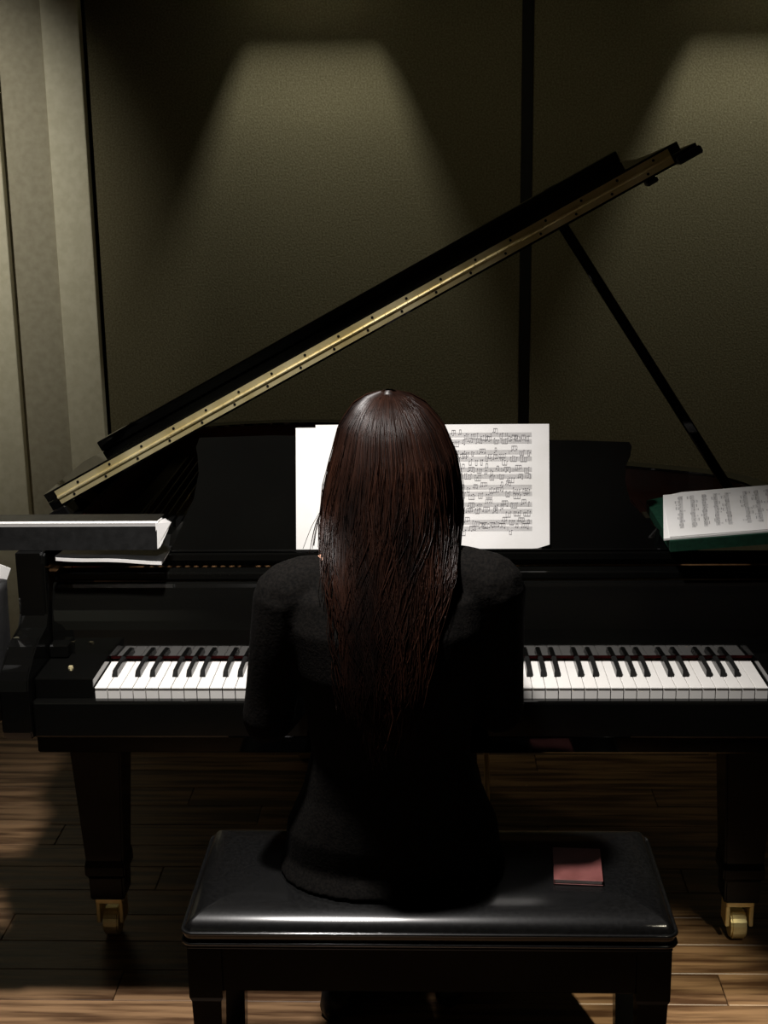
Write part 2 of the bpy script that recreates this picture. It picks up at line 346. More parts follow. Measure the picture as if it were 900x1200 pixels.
# ---- inside: soundboard, iron plate, strings, dampers
inpoly = [(x, y) for x, y in offset_poly(outline, 0.0505)]
bm = NB(); pl = [(inpoly[0][0], 0.34)] + [p for p in inpoly if p[1] > 0.36] + [(inpoly[-1][0], 0.34)]
prism(bm, pl, 'z', 0.775, 0.785); obj('soundboard', bm, SPRUCE, piano)
bm = NB(); box(bm, -0.71, 0.71, 0.36, 0.50, 0.872, 0.885, 0.004)
for x0, x1, y1 in ((-0.70, -0.66, 1.35), (-0.42, -0.39, 1.42), (-0.10, -0.07, 1.33), (0.22, 0.25, 1.03), (0.66, 0.70, 0.72)): box(bm, x0, x1, 0.50, y1, 0.862, 0.885, 0.003)
obj('iron_plate', bm, PLATE, piano)
bm = NB()
for i in range(70):
    x = -0.64+1.28*i/69
    ye = lerp_tab([(-0.65, 1.30), (-0.3, 1.36), (0.0, 1.18), (0.2, 0.98), (0.65, 0.66)], x)
    tube(bm, [(x, 0.42, 0.893), (x-0.02*(1-i/69), ye, 0.889)], 0.0011, 3)
s = obj('piano_strings', bm, STEEL, piano); s['kind'] = 'stuff'
bm = NB()
for i in range(60):
    x = -0.62+1.1*i/59; box(bm, x, x+0.012, 0.505, 0.56, 0.895, 0.915)
s = obj('dampers', bm, SATIN, piano); s['kind'] = 'stuff'
# ---- music desk: sliding shelf and the leaning panel with scrolled ends
desk = obj('music_desk_shelf', (lambda b: (box(b, -0.712, 0.712, 0.195, 0.395, 0.910, 0.929, 0.004, 2), b)[1])(NB()), LACQ, piano)
bm = NB(); box(bm, -0.50, 0.46, 0.196, 0.2015, 0.9295, 0.934, 0.0015); obj('page_ledge', bm, LACQ, piano)
TILT = R(14)
def desk_tf(v):  # v.x, v.y thickness, v.z height up the panel
    return Vector((v.x, 0.211 + v.z*math.sin(TILT) + v.y*math.cos(TILT), 0.9295 + v.z*math.cos(TILT) - v.y*math.sin(TILT)))
Lp = [(-0.505, 0.0), (-0.50, 0.03), (-0.475, 0.06), (-0.455, 0.10), (-0.445, 0.15), (-0.447, 0.185), (-0.450, 0.20), (-0.443, 0.219), (-0.30, 0.2225)]
Rp = [(0.30, 0.2085), (0.386, 0.205), (0.391, 0.197), (0.388, 0.178), (0.380, 0.160), (0.378, 0.13), (0.388, 0.09), (0.42, 0.055), (0.45, 0.03), (0.465, 0.0)]
bm = NB(); prism(bm, Lp+Rp, 'y', 0.0, 0.014, tf=desk_tf); obj('music_desk', bm, LACQ, piano)
for x in (-0.3, 0.28):
    bm = NB(); tube(bm, [desk_tf(Vector((x, 0.02, 0.15))), (x, 0.385, 0.932)], 0.005, 6); obj('desk_strut', bm, BRASS, piano)
# ---- lid: hinged along the bass side, front flap folded back on top of it
LA = R(28.4); HX, HZ = -0.785, 0.958; LY = 0.42
def lid_tf(v): return Vector((HX + v.x*math.cos(LA) - v.z*math.sin(LA), v.y, HZ + v.x*math.sin(LA) + v.z*math.cos(LA)))
lo = [(0.0, LY), (1.492, LY), (1.488, LY+0.02), (1.46, 0.50), (1.42, 0.62)] + [((p.x+0.785)*0.955, p.y*0.97) for p in cr([(0.65, 0.77, 0), (0.52, 0.85, 0), (0.33, 0.97, 0), (0.17, 1.08, 0), (0.06, 1.22, 0), (-0.06, 1.33, 0), (-0.24, 1.40, 0), (-0.45, 1.41, 0), (-0.65, 1.36, 0), (-0.75, 1.24, 0)], 3)] + [(0.0, 1.08)]
bm = NB(); prism(bm, lo, 'z', 0.0, 0.019, tf=lid_tf); lid = obj('lid', bm, LACQ, piano)
bm = NB(); prism(bm, [(0.0, LY+0.001), (1.462, LY+0.001), (1.450, LY+0.012), (1.418, LY+0.05), (1.395, LY+0.12), (1.390, LY+0.29), (1.38, LY+0.335), (0.0, LY+0.335)], 'z', 0.0196, 0.0385, tf=lid_tf); flap = obj('lid_front_flap', bm, LACQ, piano)
bm = NB(); box(bm, 0.062, 1.388, LY+0.300, LY+0.333, 0.0387, 0.064, 0.003, 2, lid_tf); obj('flap_front_rail', bm, LACQ, flap)
bm = NB(); box(bm, 0.025, 1.440, LY-0.0035, LY-0.0002, 0.0045, 0.0180, 0, 1, lid_tf); hl = obj('hinge_leaf', bm, BRASS, piano)
bm = NB(); box(bm, 0.025, 1.440, LY-0.0035, LY-0.0002, 0.0210, 0.0345, 0, 1, lid_tf); hl2 = obj('hinge_leaf', bm, BRASS, piano)
bm = NB()
for i in range(56):
    a = 0.025+i*(1.415/56); tube(bm, [lid_tf(Vector((a, LY-0.0045, 0.0195))), lid_tf(Vector((a+1.415/56-0.001, LY-0.0045, 0.0195)))], 0.0032, 8)
obj('hinge_knuckle', bm, BRASS, piano, smooth=False)
bm = NB()
for i in range(18):
    for zz in (0.0105, 0.0285):
        c = lid_tf(Vector((0.06+i*0.078+(0.02 if zz > 0.02 else 0), LY-0.0042, zz)))
        bmesh.ops.create_cone(bm, cap_ends=True, segments=8, radius1=0.0028, radius2=0.0028, depth=0.0012, matrix=Matrix.Translation(c) @ Matrix.Rotation(PI/2, 4, 'X'))
s = obj('hinge_screws', bm, SATIN, piano); s['kind'] = 'stuff'
bm = NB(); box(bm, 1.445, 1.497, LY-0.012, LY+0.05, -0.004, 0.012, 0.003, 1, lid_tf); obj('lid_corner_bumper', bm, SATIN, piano)
bm = NB(); box(bm, 1.375, 1.40, LY+0.0, LY+0.03, -0.012, -0.0005, 0.003, 1, lid_tf); obj('lid_prop_cup', bm, SATIN, piano)
bm = NB(); box(bm, -0.012, 0.03, LY-0.008, LY+0.06, -0.028, -0.0005, 0.003, 1, lid_tf); obj('side_hinge', bm, SATIN, piano)
for yy in (0.62, 1.0):
    bm = NB(); box(bm, 0.001, 0.035, yy, yy+0.07, -0.004, -0.0005, 0, 1, lid_tf); obj('side_hinge', bm, BRASS, piano)
# prop stick from the treble rim up to the lid underside
p0 = Vector((0.705, 0.66, 0.885)); p1 = Vector((0.283, 0.66, HZ + (0.283-HX)*math.tan(LA) - 0.006))
d = (p1-p0).normalized(); n = d.cross(Vector((0, 1, 0))).normalized()
bm = NB()
def stick_tf(v): return p0 + d*v.x + Vector((0, 1, 0))*v.y + n*v.z
box(bm, 0, (p1-p0).length-0.004, -0.009, 0.009, -0.011, 0.011, 0.003, 2, stick_tf); obj('lid_prop', bm, LACQ, piano)
bm = NB(); box(bm, 0.262, 0.300, 0.64, 0.68, 0, 0, 0); bm.free()
bm = NB(); a = (0.283-HX)/math.cos(LA); box(bm, a-0.03, a+0.03, 0.645, 0.675, -0.006, -0.0005, 0.002, 1, lid_tf); obj('prop_cup', bm, SATIN, piano)
bm = NB(); box(bm, 0.685, 0.724, 0.635, 0.685, 0.86, 0.888, 0.003); obj('prop_bracket', bm, SATIN, piano)
# legs
def piano_leg(x, y):
    bm = NB()
    loft(bm, [[Vector((x+sx*h, y+sy*h, z)) for sx, sy in ((-1, -1), (1, -1), (1, 1), (-1, 1))] for z, h in ((0.605, 0.066), (0.575, 0.066), (0.565, 0.057), (0.50, 0.056), (0.20, 0.041), (0.185, 0.044), (0.165, 0.044), (0.155, 0.038), (0.105, 0.037))])
    bmesh.ops.bevel(bm, geom=[e for e in bm.edges if abs(e.verts[0].co.z-e.verts[1].co.z) > 0.005], offset=0.004, segments=2, affect='EDGES')
    lg = obj('leg', bm, LEGLAC, piano)
    bm = NB(); box(bm, x-0.030, x+0.030, y-0.027, y+0.027, 0.088, 0.1045, 0.002)
    box(bm, x-0.030, x-0.021, y-0.024, y+0.024, 0.040, 0.0885, 0.0015); box(bm, x+0.021, x+0.030, y-0.024, y+0.024, 0.040, 0.0885, 0.0015)
    obj('caster_fork', bm, BRASS, lg)
    bm = NB(); bmesh.ops.create_cone(bm, cap_ends=True, segments=24, radius1=0.033, radius2=0.033, depth=0.034, matrix=Matrix.Translation((x, y+0.004, 0.0335)) @ Matrix.Rotation(PI/2, 4, 'Y'))
    bmesh.ops.bevel(bm, geom=[e for e in bm.edges if len(e.link_faces) == 2 and any(len(f.verts) > 8 for f in e.link_faces)], offset=0.004, segments=2, affect='EDGES')
    obj('caster_wheel', bm, BRASS, lg)
piano_leg(-0.705, 0.37); piano_leg(0.668, 0.37); piano_leg(-0.36, 1.30)
# pedal lyre
bm = NB(); box(bm, -0.17, 0.17, 0.34, 0.46, 0.075, 0.135, 0.006, 2); ly = obj('pedal_box', bm, LACQ, piano)
for s in (-1, 1):
    bm = NB(); tube(bm, [(s*0.10, 0.40, 0.135), (s*0.085, 0.40, 0.3), (s*0.085, 0.40, 0.45), (s*0.11, 0.40, 0.606)], [0.022, 0.017, 0.017, 0.022], 12); obj('lyre_post', bm, LACQ, piano)
for x in (-0.085, 0.0, 0.085):
    bm = NB(); pts = [(0.36, 0.100), (0.25, 0.098), (0.20, 0.092), (0.185, 0.080), (0.20, 0.080), (0.26, 0.086), (0.36, 0.088)]
    prism(bm, pts, 'x', x-0.016, x+0.016); bmesh.ops.bevel(bm, geom=bm.edges[:], offset=0.0015, segments=1, affect='EDGES'); obj('pedal', bm, BRASS, piano)
for x in (-0.13, 0.13):
    bm = NB(); tube(bm, [(x, 0.45, 0.12), (x, 0.86, 0.66)], 0.006, 8); obj('lyre_brace', bm, BRASS, piano)
# under-beams
for x0, x1 in ((-0.5, 0.0), (0.5, -0.25)):
    bm = NB()
    a = Vector((x0, 0.55, 0.69)); b = Vector((x1, 1.35 if x1 > -0.2 else 1.2, 0.69)); dd = (b-a).normalized(); nn = Vector((-dd.y, dd.x, 0))*0.03
    v = [bm.verts.new(p + Vector((0, 0, z))) for z in (-0.05, 0.05) for p in (a-nn, a+nn, b+nn, b-nn)]
    for q in ((0, 1, 2, 3), (7, 6, 5, 4), (0, 4, 5, 1), (1, 5, 6, 2), (2, 6, 7, 3), (3, 7, 4, 0)): bm.faces.new([v[i] for i in q])
    obj('under_beam', bm, SATIN, piano)

# ------------------------------------------------------------------ printed music
def notation(bm, O, U, V, N, length, systems, gap_inner, rng, line=0.00045, sp=0.00155, dens=0.0062):
    """O origin (top left), U along staff, V down the page, N out of the page; systems = list of offsets of staff tops"""
    def q(u0, u1, v0, v1, sk=0.0, h=0.0004):
        c = [O+U*u0+V*(v0), O+U*u1+V*(v0+sk), O+U*u1+V*(v1+sk), O+U*u0+V*v1]
        bm.faces.new([bm.verts.new(p+N*h) for p in c])
    for si, s in enumerate(systems):
        for k in range(5):
            for m_ in range(14): q(length*m_/14, length*(m_+1)/14, s+k*sp, s+k*sp+line)
        u = 0.004
        while u < length-0.003:
            r = rng.random()
            if r < 0.10: q(u, u+0.0006, s, s+4*sp+line, h=0.0006); u += 0.003; continue
            n = rng.choice((2, 4, 4, 3)); base = rng.uniform(-1, 4)*sp; st = []
            upd = rng.choice((-1, 1))
            for k in range(n):
                if u > length-0.004: break
                v = s+base+rng.uniform(-1.2, 1.2)*sp
                q(u, u+0.0020, v, v+0.0014, -0.0003, 0.0007)
                uu = u+(0.0018 if upd < 0 else 0.0)
                ve = s+base+(-4.0*sp if upd < 0 else 5.0*sp)
                q(uu, uu+0.0005, min(v, ve), max(v, ve), 0, 0.0008); st.append((uu, ve)); u += dens*rng.uniform(0.6, 0.9)
            if len(st) > 1: q(st[0][0], st[-1][0]+0.0005, st[0][1]-0.0004, st[0][1]+0.0004, 0.0, 0.0009)
            u += dens*0.7
# sheets stand on the desk shelf against the panel
def page_tf(x, h, t): # h = height up the panel, t = distance in front of the panel
    return desk_tf(Vector((x, -t, h)))
def sheet(bm, x0, x1, h0, h1, t0, t1, thick, nx=10, nz=8, bulge=0.0, rr=0.008):
    def grid(tt):
        g = []
        for i in range(nx+1):
            row_ = []
            for j in range(nz+1):
                a, b = i/nx, j/nz
                x = x0+(x1-x0)*a; h = h0+(h1-h0)*b
                if rr:   # soft corner at the right bottom
                    if i == nx and j == 0: h += rr; 
                    if i == nx and j == 1: pass
                    if i == nx-1 and j == 0: h += rr*0.15
                row_.append(bm.verts.new(page_tf(x, h, tt + t0+(t1-t0)*a + bulge*math.sin(PI*a)*(0.4+0.6*(1-b)))))
            g.append(row_)
        return g
    F = grid(thick); B = grid(0.0)
    for i in range(nx):
        for j in range(nz):
            bm.faces.new((F[i][j], F[i+1][j], F[i+1][j+1], F[i][j+1])); bm.faces.new((B[i][j+1], B[i+1][j+1], B[i+1][j], B[i][j]))
    for i in range(nx):
        bm.faces.new((B[i][0], B[i+1][0], F[i+1][0], F[i][0])); bm.faces.new((F[i][nz], F[i+1][nz], B[i+1][nz], B[i][nz]))
    for j in range(nz):
        bm.faces.new((F[0][j], F[0][j+1], B[0][j+1], B[0][j])); bm.faces.new((B[nx][j], B[nx][j+1], F[nx][j+1], F[nx][j]))
bk = thing('sheet_music', 'open printed music book with staves, standing on the desk behind the head', 'sheet music', (0.0, 0.26, 0.93))
H0, H1 = 0.001, 0.2405
bm = NB(); sheet(bm, 0.005, 0.2325, H0, H1, 0.004, 0.003, 0.004, bulge=0.004); pr = obj('right_page', bm, PAPER, bk)
bm = NB(); sheet(bm, -0.2165, 0.004, H0, H1+0.001, 0.003, 0.004, 0.004, bulge=0.004, rr=0); plf = obj('left_page', bm, PAPER, bk)
Uv = Vector((1, 0, 0)); Vv = -(page_tf(0, 1, 0)-page_tf(0, 0, 0)).normalized(); Nv = (page_tf(0, 0, 1)-page_tf(0, 0, 0)).normalized()
rng = random.Random(3)
bm = NB()
def conform(bm, x0, x1, h0, h1, t0, t1, thick, bulge):
    for v in bm.verts:
        a = (v.co.x-x0)/(x1-x0); a = max(0, min(1, a)); h = (v.co.z-0.9295)/math.cos(TILT); b = (h-h0)/(h1-h0)
        v.co += Nv*(t0+(t1-t0)*a + bulge*math.sin(PI*a)*(0.4+0.6*(1-b)) + thick)
offs = []
for k in range(6): offs += [0.0165+k*0.0335, 0.0165+k*0.0335+0.0130]
notation(bm, page_tf(0.022, H1, 0), Uv, Vv, Nv, 0.177, offs, 0, rng, line=0.0004, sp=0.0018, dens=0.0050)
conform(bm, 0.005, 0.2325, H0, H1, 0.004, 0.003, 0.004, 0.004)
s = obj('printed_staves', bm, INK, pr, recalc=False); s['kind'] = 'stuff'
sh = thing('loose_sheet', 'plain white loose sheet on the music desk, left of the music book', 'sheet', (-0.15, 0.26, 0.93))
bm = NB(); sheet(bm, -0.2555, -0.06, H0, H1-0.004, 0.0003, 0.0003, 0.0012, bulge=0.0, rr=0); obj('paper', bm, PAPER, sh)

# ------------------------------------------------------------------ green open book on the treble side
gb = thing('green_music_book', 'open green-covered music book turned sideways on the right rim of the piano', 'book', (0.45, 0.15, 0.945))
Fp = Vector((0.437, 0.131, 0.974)); gu = Vector((0.345, -0.010, 0.030)); gv = Vector((0.036, 0.232, 0.028)); gn = gu.cross(gv).normalized()
def gtf(v): return Fp + gu*v.x + gv*v.y + gn*v.z
bm = NB(); box(bm, -0.075, 1.03, -0.035, 1.06, -0.029, -0.004, 0.002, 1, None)
for v in bm.verts: pass
bm.free()
def gbox(x0, x1, y0, y1, z0, z1, corner=0.0):
    b = NB(); pts = [(x0+corner*0.3, y0), (x1, y0), (x1, y1), (x0+corner, y1), (x0+corner*0.35, y1-corner*0.4), (x0, y1-corner)] if corner else [(x0, y0), (x1, y0), (x1, y1), (x0, y1)]
    prism(b, pts, 'z', z0, z1, tf=gtf); return b
b_ = NB(); prism(b_, [(0.03, -0.03), (1.03, -0.03), (1.03, 1.0), (-0.02, 0.98), (-0.10, 0.93), (-0.095, 0.86)], 'z', -0.0275, -0.006, tf=gtf); obj('cover', b_, GREEN, gb)
obj('under_pages', gbox(-0.003, 1.0, -0.006, 0.99, -0.0058, -0.0022), PAPER, gb)
pg = obj('page', gbox(0.0, 1.0, 0.0, 1.0, -0.0018, 0.0, 0.10), PAPER, gb)
bm = NB(); rng = random.Random(5)
so = []
for k in range(5): so += [0.022+0.062*k, 0.022+0.062*k+0.0]
offs = []; 
for grp in (0.030, 0.155): offs += [grp+0.0225*k for k in range(5)]
gud = gu.normalized(); gvd = gv.normalized()
notation(bm, Fp+gvd*0.212, -gvd, gud, gn, 0.175, [o_ for o_ in offs], 0, rng)
s = obj('printed_staves', bm, INK, pg, recalc=False); s['kind'] = 'stuff'
bp = thing('beige_card', 'small beige card sticking out left of the green book', 'card', (0.43, 0.37, 0.93))
bm = NB(); box(bm, 0.402, 0.440, 0.330, 0.385, 0.9295, 0.9455, 0.001); obj('card', bm, BEIGE, bp)

# ------------------------------------------------------------------ binder and booklet on the bass side
bd = thing('music_binder', 'black music binder with a white page edge lying on the left rim of the piano', 'binder', (-0.7, 0.16, 0.95))
bx0, bx1 = -0.95, -0.512
def xprism(x0, x1, pts, name, m, parent): b = NB(); prism(b, pts, 'x', x0, x1); return obj(name, b, m, parent)
xprism(bx0, bx1, [(0.141, 0.9505), (0.150, 0.9945), (0.153, 0.9945), (0.144, 0.9505)], 'front_cover', BINDER, bd)
xprism(bx0, bx1+0.002, [(0.1460, 0.9515), (0.1505, 0.9950), (0.149, 1.0010), (0.156, 1.0030), (0.197, 0.9985), (0.165, 0.9515)], 'page_block', PAPER, bd)
xprism(bx0, bx1, [(0.156, 1.0035), (0.225, 0.9995), (0.225, 0.9970), (0.1985, 0.9985), (0.156, 1.0031)], 'top_cover', BINDER, bd)
xprism(bx0, bx1, [(0.167, 0.9505), (0.199, 0.9975), (0.203, 0.9972), (0.171, 0.9505)], 'back_cover', BINDER, bd)
bm = NB()
for k in range(5):
    e = 0.026-0.004*k; y0 = 0.148+0.007*k
    v = [bm.verts.new(p) for p in ((bx1-0.002, y0, 1.0005-0.0005*k), (bx1+e, y0+0.012, 1.000), (bx1+e-0.002, y0+0.0135, 0.994), (bx1+0.004, y0+0.002, 0.953), (bx1-0.002, y0, 0.952))]
    v2 = [bm.verts.new(q.co+Vector((0, 0.0012, 0))) for q in v]
    bm.faces.new(v); bm.faces.new(v2[::-1])
    for i in range(5): bm.faces.new((v[i], v2[i], v2[(i+1) % 5], v[(i+1) % 5]))
obj('fanned_pages', bm, PAPER, bd)
mg = thing('soft_booklet', 'limp booklet with pale page edges drooping under the black binder', 'booklet', (-0.6, 0.2, 0.93))
def sag(x, y):
    t = max(0.0, min(1.0, (0.20-y)/0.11)); return 0.009*t - 0.011*max(0, (x+0.70)/0.2)*t + 0.0015*math.sin(x*40)*t
def curved(z0, z1, x0, x1, y0, y1):
    b = NB(); nx, ny = 12, 8; G = []
    for zz in (z0, z1):
        G.append([[b.verts.new((x0+(x1-x0)*i/nx, y0+(y1-y0)*j/ny, 0.930+zz+sag(x0+(x1-x0)*i/nx, y0+(y1-y0)*j/ny))) for j in range(ny+1)] for i in range(nx+1)])
    A_, B_ = G
    for i in range(nx):
        for j in range(ny):
            b.faces.new((A_[i][j], A_[i][j+1], A_[i+1][j+1], A_[i+1][j])); b.faces.new((B_[i][j], B_[i+1][j], B_[i+1][j+1], B_[i][j+1]))
    for i in range(nx):
        b.faces.new((A_[i][0], A_[i+1][0], B_[i+1][0], B_[i][0])); b.faces.new((A_[i+1][ny], A_[i][ny], B_[i][ny], B_[i+1][ny]))
    for j in range(ny):
        b.faces.new((A_[0][j+1], A_[0][j], B_[0][j], B_[0][j+1])); b.faces.new((A_[nx][j], A_[nx][j+1], B_[nx][j+1], B_[nx][j]))
    return b
obj('pages', curved(0.0002, 0.0065, -0.700, -0.500, 0.118, 0.30), PAPER, mg)
obj('cover', curved(0.0068, 0.0083, -0.702, -0.498, 0.119, 0.30), BINDER, mg)

# ------------------------------------------------------------------ bag on a small round side table, left of the piano
st = thing('side_table', 'round black side table holding a bag, left of the piano arm', 'table', (-1.12, 0.10, 0))
bm = NB(); bmesh.ops.create_cone(bm, cap_ends=True, segments=40, radius1=0.27, radius2=0.27, depth=0.022, matrix=Matrix.Translation((-1.12, 0.10, 0.615))); obj('table_top', bm, SATIN, st)
bm = NB(); tube(bm, [(-1.12, 0.10, 0.02), (-1.12, 0.10, 0.604)], 0.022, 16); obj('pedestal', bm, SATIN, st)
bm = NB(); bmesh.ops.create_cone(bm, cap_ends=True, segments=36, radius1=0.19, radius2=0.15, depth=0.02, matrix=Matrix.Translation((-1.12, 0.10, 0.011))); obj('base', bm, SATIN, st)
bg = thing('tote_bag', 'black tote bag with pale clasp at the left edge beside the keyboard', 'bag', (-0.95, 0.10, 0.626))
bm = NB()
loft(bm, [ell((-0.955, 0.09, z), rx, ry, 28, 3.2) for z, rx, ry in ((0.628, 0.135, 0.055), (0.64, 0.15, 0.066), (0.70, 0.158, 0.070), (0.78, 0.160, 0.066), (0.84, 0.162, 0.055), (0.89, 0.166, 0.035), (0.905, 0.168, 0.026))])
bag = obj('bag_body', bm, BAG, bg, smooth=True)
bm = NB(); tube(bm, cr([(-1.04, 0.075, 0.89), (-1.02, 0.06, 0.97), (-0.955, 0.055, 1.0), (-0.89, 0.06, 0.97), (-0.87, 0.075, 0.89)], 6), 0.006, 8); obj('handle', bm, BAG, bg, smooth=True)
bm = NB(); box(bm, -0.812, -0.803, 0.028, 0.036, 0.812, 0.834, 0.002); obj('clasp', bm, PAPER, bg)
pp = thing('folded_programme', 'pale folded papers with a teal corner sticking out of the black bag', 'papers', (-0.86, 0.1, 0.86))
bm = NB()
for k in range(4):
    a = R(-8-5*k); c = Vector((-0.893+0.010*k, 0.085+0.010*k, 0.83))
    def ptf(v, a=a, c=c): return c + Vector((v.x*math.cos(a)-v.z*math.sin(a), v.y, v.x*math.sin(a)+v.z*math.cos(a)))
    box(bm, -0.05, 0.035, 0, 0.0015, 0.0, 0.115, 0, 1, ptf)
obj('paper', bm, PAPER, pp)
bm = NB(); a = R(-8); c = Vector((-0.893, 0.0845, 0.83))
box(bm, -0.05, 0.035, -0.0006, -0.0001, 0.09, 0.116, 0, 1, lambda v: c + Vector((v.x*math.cos(a)-v.z*math.sin(a), v.y, v.x*math.sin(a)+v.z*math.cos(a)))); obj('teal_print', bm, TEAL, pp)

# ------------------------------------------------------------------ the bench
bn = thing('piano_bench', 'black piano bench with glossy padded leather seat', 'bench', (0, -0.24, 0))
BX0, BX1, BY0, BY1 = -0.392, 0.388, -0.398, -0.070
BR = -0.004
bm = NB()
def rr_ring(x0, x1, y0, y1, z, r, inset, n=6):
    x0 += inset; x1 -= inset; y0 += inset; y1 -= inset; r = max(r-inset, 0.004); out = []
    for cx, cy, a0 in ((x1-r, y1-r, 0), (x0+r, y1-r, PI/2), (x0+r, y0+r, PI), (x1-r, y0+r, 1.5*PI)):
        for k in range(n+1):
            a = a0+PI/2*k/n; out.append((cx+r*math.cos(a), cy+r*math.sin(a), z))
    return out
prof = [(0.450, 0.004), (0.452, 0.0), (0.468, 0.0), (0.474, 0.002), (0.480, 0.005), (0.486, 0.011), (0.491, 0.020), (0.4945, 0.030), (0.497, 0.042), (0.499, 0.058), (0.500, 0.08), (0.500, 0.13)]
loft(bm, [rr_ring(BX0, BX1, BY0, BY1, z, 0.016, i_) for z, i_ in prof])
seat = obj('seat_cushion', bm, LEATHER, bn, smooth=True)
for zz in (0.4515, 0.4695):
    ring = rr_ring(BX0, BX1, BY0, BY1, zz, 0.016, -0.0018); bm = NB(); tube(bm, ring+[ring[0]], 0.0032, 8); obj('piping', bm, LEATHER, seat, smooth=True)
bm = NB(); box(bm, BX0+0.004, BX1-0.004, BY0+0.004, BY1-0.004, 0.438, 0.4495, 0.003, 2); obj('seat_board', bm, LEGLAC, bn)
for a in ((BX0+0.02, BX1-0.02, BY0+0.012, BY0+0.032), (BX0+0.02, BX1-0.02, BY1-0.032, BY1-0.012), (BX0+0.012, BX0+0.03, BY0+0.034, BY1-0.034), (BX1-0.03, BX1-0.012, BY0+0.034, BY1-0.034)):
    bm = NB(); box(bm, a[0], a[1], a[2], a[3], 0.358, 0.4375, 0.002); obj('apron', bm, LEGLAC, bn)
for sx in (0, 1):
    for sy in (0, 1):
        cx = (BX0+0.032, BX1-0.032)[sx]; cy = (BY0+0.032, BY1-0.032)[sy]
        bm = NB(); loft(bm, [[Vector((cx+a*h, cy+b*h, z)) for a, b in ((-1, -1), (1, -1), (1, 1), (-1, 1))] for z, h in ((0.4375, 0.027), (0.35, 0.027), (0.342, 0.024), (0.04, 0.016), (0.001, 0.018))])
        obj('leg', bm, LEGLAC, bn)
rb = thing('red_notebook', 'small dusty red notebook on the right end of the bench', 'notebook', (0.25, -0.24, 0.501))
def rtf(v): return Vector((0.248+v.x*math.cos(R(-4))-v.y*math.sin(R(-4)), -0.243+v.x*math.sin(R(-4))+v.y*math.cos(R(-4)), v.z))
bm = NB(); box(bm, -0.040, 0.040, -0.055, 0.055, 0.5012, 0.5025, 0.0004, 1, rtf); box(bm, -0.040, 0.040, -0.055, 0.055, 0.5085, 0.5098, 0.0004, 1, rtf); box(bm, -0.040, -0.0385, -0.055, 0.055, 0.5025, 0.5085, 0, 1, rtf); obj('cover', bm, REDB, rb)
bm = NB(); box(bm, -0.038, 0.038, -0.053, 0.053, 0.5027, 0.5083, 0, 1, rtf); obj('pages', bm, PAPER, rb)

# ------------------------------------------------------------------ the pianist
CX = -0.062
person = thing('person', 'person with long dark auburn hair in black clothes, seated playing the piano', 'person', (CX, -0.22, 0.50))
def V3(*a): return Vector(a)
def chain(bm, pts, rads, n=16, sub=5):
    P = cr(pts, sub); K = cr([(r_, 0, 0) for r_ in rads], sub); tube(bm, P, [k.x for k in K], n)
    ball(bm, P[0], rads[0]*0.99, sub=2); ball(bm, P[-1], rads[-1]*0.99, sub=2)
shL, shR = V3(-0.220, -0.275, 0.990), V3(0.098, -0.275, 1.004)
elL, elR = V3(-0.262, -0.255, 0.775), V3(0.115, -0.235, 0.785)
wrL, wrR = V3(-0.205, -0.035, 0.785), V3(0.030, -0.035, 0.785)
hipL, hipR = V3(CX-0.085, -0.20, 0.575), V3(CX+0.085, -0.20, 0.575)
knL, knR = V3(-0.165, 0.165, 0.515), V3(0.035, 0.165, 0.515)
anL, anR = V3(-0.185, 0.105, 0.085), V3(0.035, 0.155, 0.10)
def torso_rings(g):
    T_ = [(0.505, -0.215, 0.165, 0.105), (0.53, -0.215, 0.178, 0.122), (0.58, -0.222, 0.172, 0.122), (0.65, -0.235, 0.142, 0.108), (0.72, -0.25, 0.125, 0.098), (0.80, -0.268, 0.130, 0.100), (0.88, -0.280, 0.142, 0.104), (0.95, -0.282, 0.152, 0.100), (1.00, -0.275, 0.150, 0.088), (1.03, -0.268, 0.118, 0.072), (1.055, -0.258, 0.075, 0.058)]
    return [ell((CX, y, z), rx+g, ry+g, 28, 2.3) for z, y, rx, ry in T_]
def add_torso(bm, g, shoulders=True):
    loft(bm, torso_rings(g))
    if shoulders:
        chain(bm, [(CX-0.04, -0.262, 1.048), (CX-0.085, -0.266, 1.033), (CX-0.125, -0.27, 1.012), shL], [0.046+g, 0.040+g, 0.042+g, 0.050+g])
        chain(bm, [(CX+0.04, -0.262, 1.045), (CX+0.11, -0.268, 1.028), shR], [0.040+g, 0.042+g, 0.050+g])
def add_arm(bm, sh_, el_, wr_, g):
    chain(bm, [sh_, sh_.lerp(el_, 0.35)+V3(0, -0.004, 0), sh_.lerp(el_, 0.75), el_], [0.049+g, 0.043+g, 0.037+g, 0.035+g])
    chain(bm, [el_, el_.lerp(wr_, 0.3), el_.lerp(wr_, 0.75), wr_], [0.035+g, 0.036+g, 0.027+g, 0.023+g])
def add_leg(bm, h, k, a, g):
    chain(bm, [h, h.lerp(k, 0.4), h.lerp(k, 0.8), k], [0.072+g, 0.066+g, 0.054+g, 0.050+g])
    chain(bm, [k, k.lerp(a, 0.3)+V3(0, -0.012, 0), k.lerp(a, 0.75), a], [0.050+g, 0.048+g, 0.034+g, 0.030+g])
HC = V3(CX+0.004, -0.195, 1.185); NOD = Matrix.Rotation(R(-16), 3, 'X')
def hp(x, y, z): return HC + NOD @ V3(x, y, z)
bm = NB()
add_torso(bm, -0.010)
add_arm(bm, shL, elL, wrL, -0.006); add_arm(bm, shR, elR, wrR, -0.006)
add_leg(bm, hipL, knL, anL, -0.006); add_leg(bm, hipR, knR, anR, -0.006)
chain(bm, [(CX, -0.262, 1.03), (CX+0.002, -0.240, 1.075), (CX+0.004, -0.215, 1.13)], [0.056, 0.050, 0.052])
